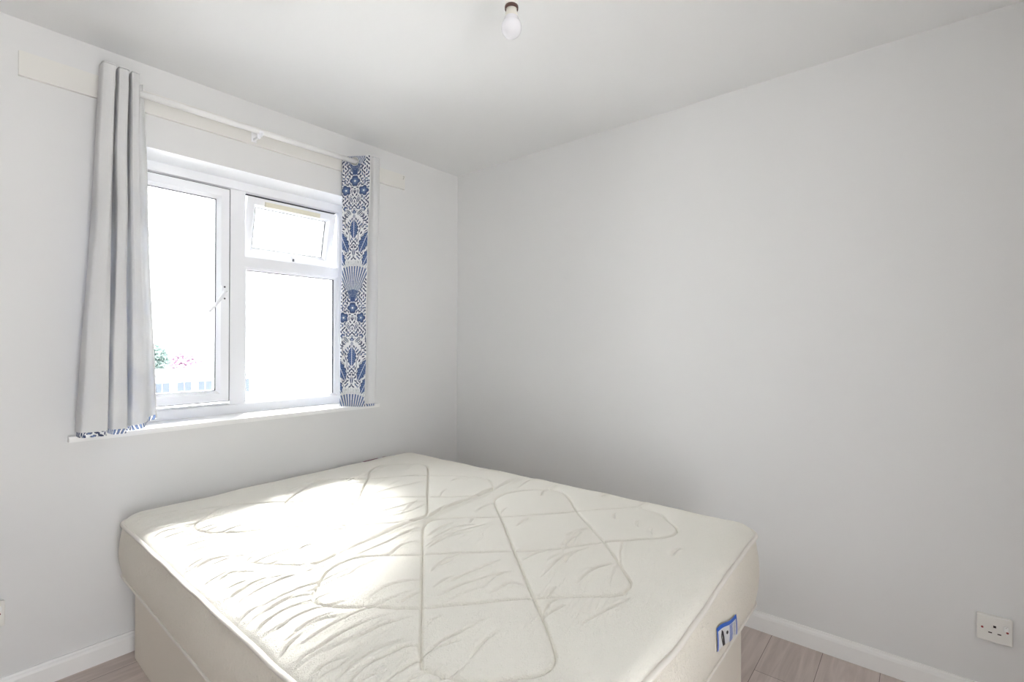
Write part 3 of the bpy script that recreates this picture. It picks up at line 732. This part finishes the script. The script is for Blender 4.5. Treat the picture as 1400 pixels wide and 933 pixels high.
# blue edged care label on the near side, skewed with the cloth
TL, TR, BR, BL = [np.array(p) for p in ((-.958,.472),(-.786,.437),(-.739,.354),(-.949,.406))]
def lab_pt(u, v, off):
    p = (TL*(1-u)+TR*u)*(1-v)+(BL*(1-u)+BR*u)*v
    p = p+np.array([0, .003*math.sin(u*7)])
    zt = float(edge_z(p[0], MY0))-.003; f = (p[1]-zt)/(MB+.004-zt)
    return (p[0], MY0-.013*math.sin(math.pi*min(max(f,0),1))-off, p[1])
def patch(name, u0, u1, v0, v1, m, off, par, shape=None):
    n_ = 10; P = np.array([[lab_pt(u0+(u1-u0)*i/n_, (v0+(v1-v0)*j/n_), off) for j in range(n_+1)] for i in range(n_+1)])
    bk = P.copy(); bk[...,1] += .0006
    o = grid_mesh(name, P, m, par, smooth=True); return o
lab = patch('care_label', 0, 1, 0, 1, M_tagw, .0036, mat_); lab['label'] = 'white care label with a blue border'
patch('label_border', 0, 1, 0, .17, M_tagb, .0044, lab)
patch('label_border', 0, .045, .17, 1, M_tagb, .0044, lab)
patch('label_border', .955, 1, .17, 1, M_tagb, .0044, lab)
def poly_patch(name, uv, m, par, off=.0046):
    bm = bmesh.new(); bm.faces.new([bm.verts.new(lab_pt(u, v, off)) for u, v in uv]); bmesh.ops.triangulate(bm, faces=bm.faces)
    return obj(name, bm, m, par)
poly_patch('label_figure', [(.20,.22),(.27,.34),(.30,.60),(.36,.98),(.25,.99),(.20,.72),(.16,.50)], M_tagk, lab)
poly_patch('label_figure', [(.46+.055*math.cos(a), .46+.085*math.sin(a)) for a in np.linspace(0, 2*math.pi, 19)[:-1]], M_tagk, lab)
bm = bmesh.new(); rr = random.Random(5); v = .20
while v < .97:
    u = .60
    while u < .74:
        w_ = rr.uniform(.015,.04); q = [bm.verts.new(lab_pt(a, b_, .0046)) for a, b_ in ((u,v),(min(u+w_,.76),v),(min(u+w_,.76),v+.035),(u,v+.035))]; bm.faces.new(q); u += w_+.012
    v += .058
obj('label_print', bm, M_tagb, lab)
bm = bmesh.new()
for k in range(9):
    v = .26+k*.07; q = [bm.verts.new(lab_pt(a, b_, .0046)) for a, b_ in ((.81,v),(.81+.09*(.6+.4*rr.random()),v),(.89,v+.015),(.81,v+.015))]; bm.faces.new(q)
obj('label_print', bm, M_gap, lab)
# woven maker tag lying on the far end of the top
def top_z(x, y):
    i = np.argmin((Xg-x)**2+(Yg-y)**2); return float(Zg.ravel()[i])
def top_patch(name, x0, x1, y0, y1, m, off, par):
    P = np.array([[(x0+(x1-x0)*i/8, y0+(y1-y0)*j/4, top_z(x0+(x1-x0)*i/8, y0+(y1-y0)*j/4)+off) for j in range(5)] for i in range(9)]); return grid_mesh(name, P, m, par)
tg = top_patch('maker_tag', -.79, -.585, -.112, -.078, M_tagw, .0022, mat_); tg['label'] = 'small white woven tag with a maroon bar'
top_patch('tag_print', -.785, -.695, -.106, -.086, M_tagr, .0032, tg)
top_patch('tag_print', -.665, -.640, -.106, -.086, M_tagr, .0032, tg)
top_patch('tag_print', -.612, -.604, -.106, -.086, M_tagk, .0032, tg)
under(mat_, (-1.13, -1.0, MB))

# ------------------------------------------------------------------ outside, bleached by the daylight
GZ = -2.7
M_yard = mat('pale_concrete', (.34,.34,.34), .9, .1, vary=.05)
M_ext = mat('pale_render', (.42,.43,.45), .9, .1); M_roof = mat('grey_felt_roof', (.072,.078,.085), .9, 0); M_gl2 = mat('far_window_glass', (.048,.056,.070), .9, 0)
M_leafg = mat('evergreen_leaves', (.13,.165,.155), .9, 0, vary=.4); M_leafp = mat('pink_blossom', (.36,.26,.33), .9, 0, vary=.3); M_bark = mat('bark', (.10,.08,.07), .9, .1)
struct('ground', B(-12, 40, .5, 60, GZ-.2, GZ), M_yard, 'pale paved ground outside the window', 'ground')
def house(name, label, x0, x1, y0, y1, h, wins, wz, roof):
    r = thing(name, label, 'building', ((x0+x1)/2, (y0+y1)/2, GZ))
    obj('walls', B(x0, x1, y0, y1, GZ, h), M_ext, r)
    bm = bmesh.new()
    if roof > 0:
        v = [bm.verts.new(p) for p in ((x0-.2,y0-.3,h),(x1+.2,y0-.3,h),(x1+.2,y1+.3,h),(x0-.2,y1+.3,h),(x0-.2,(y0+y1)/2,h+roof),(x1+.2,(y0+y1)/2,h+roof))]
        for f in ((0,1,5,4),(2,3,4,5),(0,4,3),(1,2,5),(0,3,2,1)): bm.faces.new([v[i] for i in f])
    else: box(bm, x0-.2, x1+.2, y0-.2, y1+.2, h, h+.18)
    obj('roof', bm, M_roof, r)
    for k in range(wins):
        w_ = (x1-x0)/wins; a = x0+w_*(k+.18); b_ = x0+w_*(k+.82)
        f = obj('window', B(a-.06, b_+.06, y0-.05, y0+.02, wz-.06, wz+.66), M_upvc, r)
        bm = bmesh.new(); box(bm, a, (a+b_)/2-.02, y0-.07, y0-.04, wz, wz+.6); box(bm, (a+b_)/2+.02, b_, y0-.07, y0-.04, wz, wz+.6); obj('pane', bm, M_gl2, f)
    under(r, r.location)
house('house', 'low pale building with a row of windows seen through the casement', 3.6, 7.6, 22.0, 27.0, -.33, 5, -1.10, 0)
house('house', 'small pale gabled building seen low through the fixed pane', 13.6, 17.0, 24.0, 30.0, -1.0, 3, -2.2, .6)
def tree(label, x, y, h, rad, m, seed, dens):
    rs = np.random.RandomState(seed)
    root = thing('tree', label, 'tree', (x, y, GZ))
    bm = bmesh.new(); tube(bm, [(x,y,GZ),(x+.1,y,GZ+h*.4),(x-.05,y,GZ+h*.75)], [.16,.12,.05], 8)
    for k in range(9):
        a = rs.rand()*6.28; z = GZ+h*(.35+.35*rs.rand()); e = rad*(.5+.4*rs.rand())
        tube(bm, [(x,y,z),(x+e*.5*math.cos(a),y+e*.5*math.sin(a),z+.35*e),(x+e*math.cos(a),y+e*math.sin(a),z+.8*e)], [.05,.03,.012], 5)
    obj('trunk', bm, M_bark, root)
    n = dens; d = rs.randn(n,3); d /= np.linalg.norm(d,axis=1)[:,None]; r = rs.rand(n)**.45
    lump = 1+.25*np.sin(d[:,0]*5+seed)*np.cos(d[:,2]*6)
    c = np.array([x,y,GZ+h-rad*.85])+d*(r*lump)[:,None]*np.array([rad,rad,rad*.9])
    s_ = .09+.08*rs.rand(n); a = rs.randn(n,3); a /= np.linalg.norm(a,axis=1)[:,None]; b_ = np.cross(a, rs.randn(n,3)); b_ /= np.linalg.norm(b_,axis=1)[:,None]
    V = np.stack([c-a*s_[:,None], c-b_*s_[:,None]*.6, c+a*s_[:,None], c+b_*s_[:,None]*.6], 1).reshape(-1,3)
    me = bpy.data.meshes.new('foliage'); me.from_pydata(V.tolist(), [], np.arange(4*n).reshape(-1,4).tolist()); me.update()
    link_mesh('foliage', me, m, root); under(root, (x,y,GZ))
tree('dark green tree seen through the casement beside the left curtain', 5.0, 29.0, 3.9, 1.1, M_leafg, 2, 2600)
tree('pink blossom tree seen through the casement behind the low building', 7.3, 30.0, 3.7, 1.3, M_leafp, 4, 2200)
tree('smaller pink blossom bush at the right end of the low building', 10.4, 30.5, 2.6, .7, M_leafp, 9, 800)
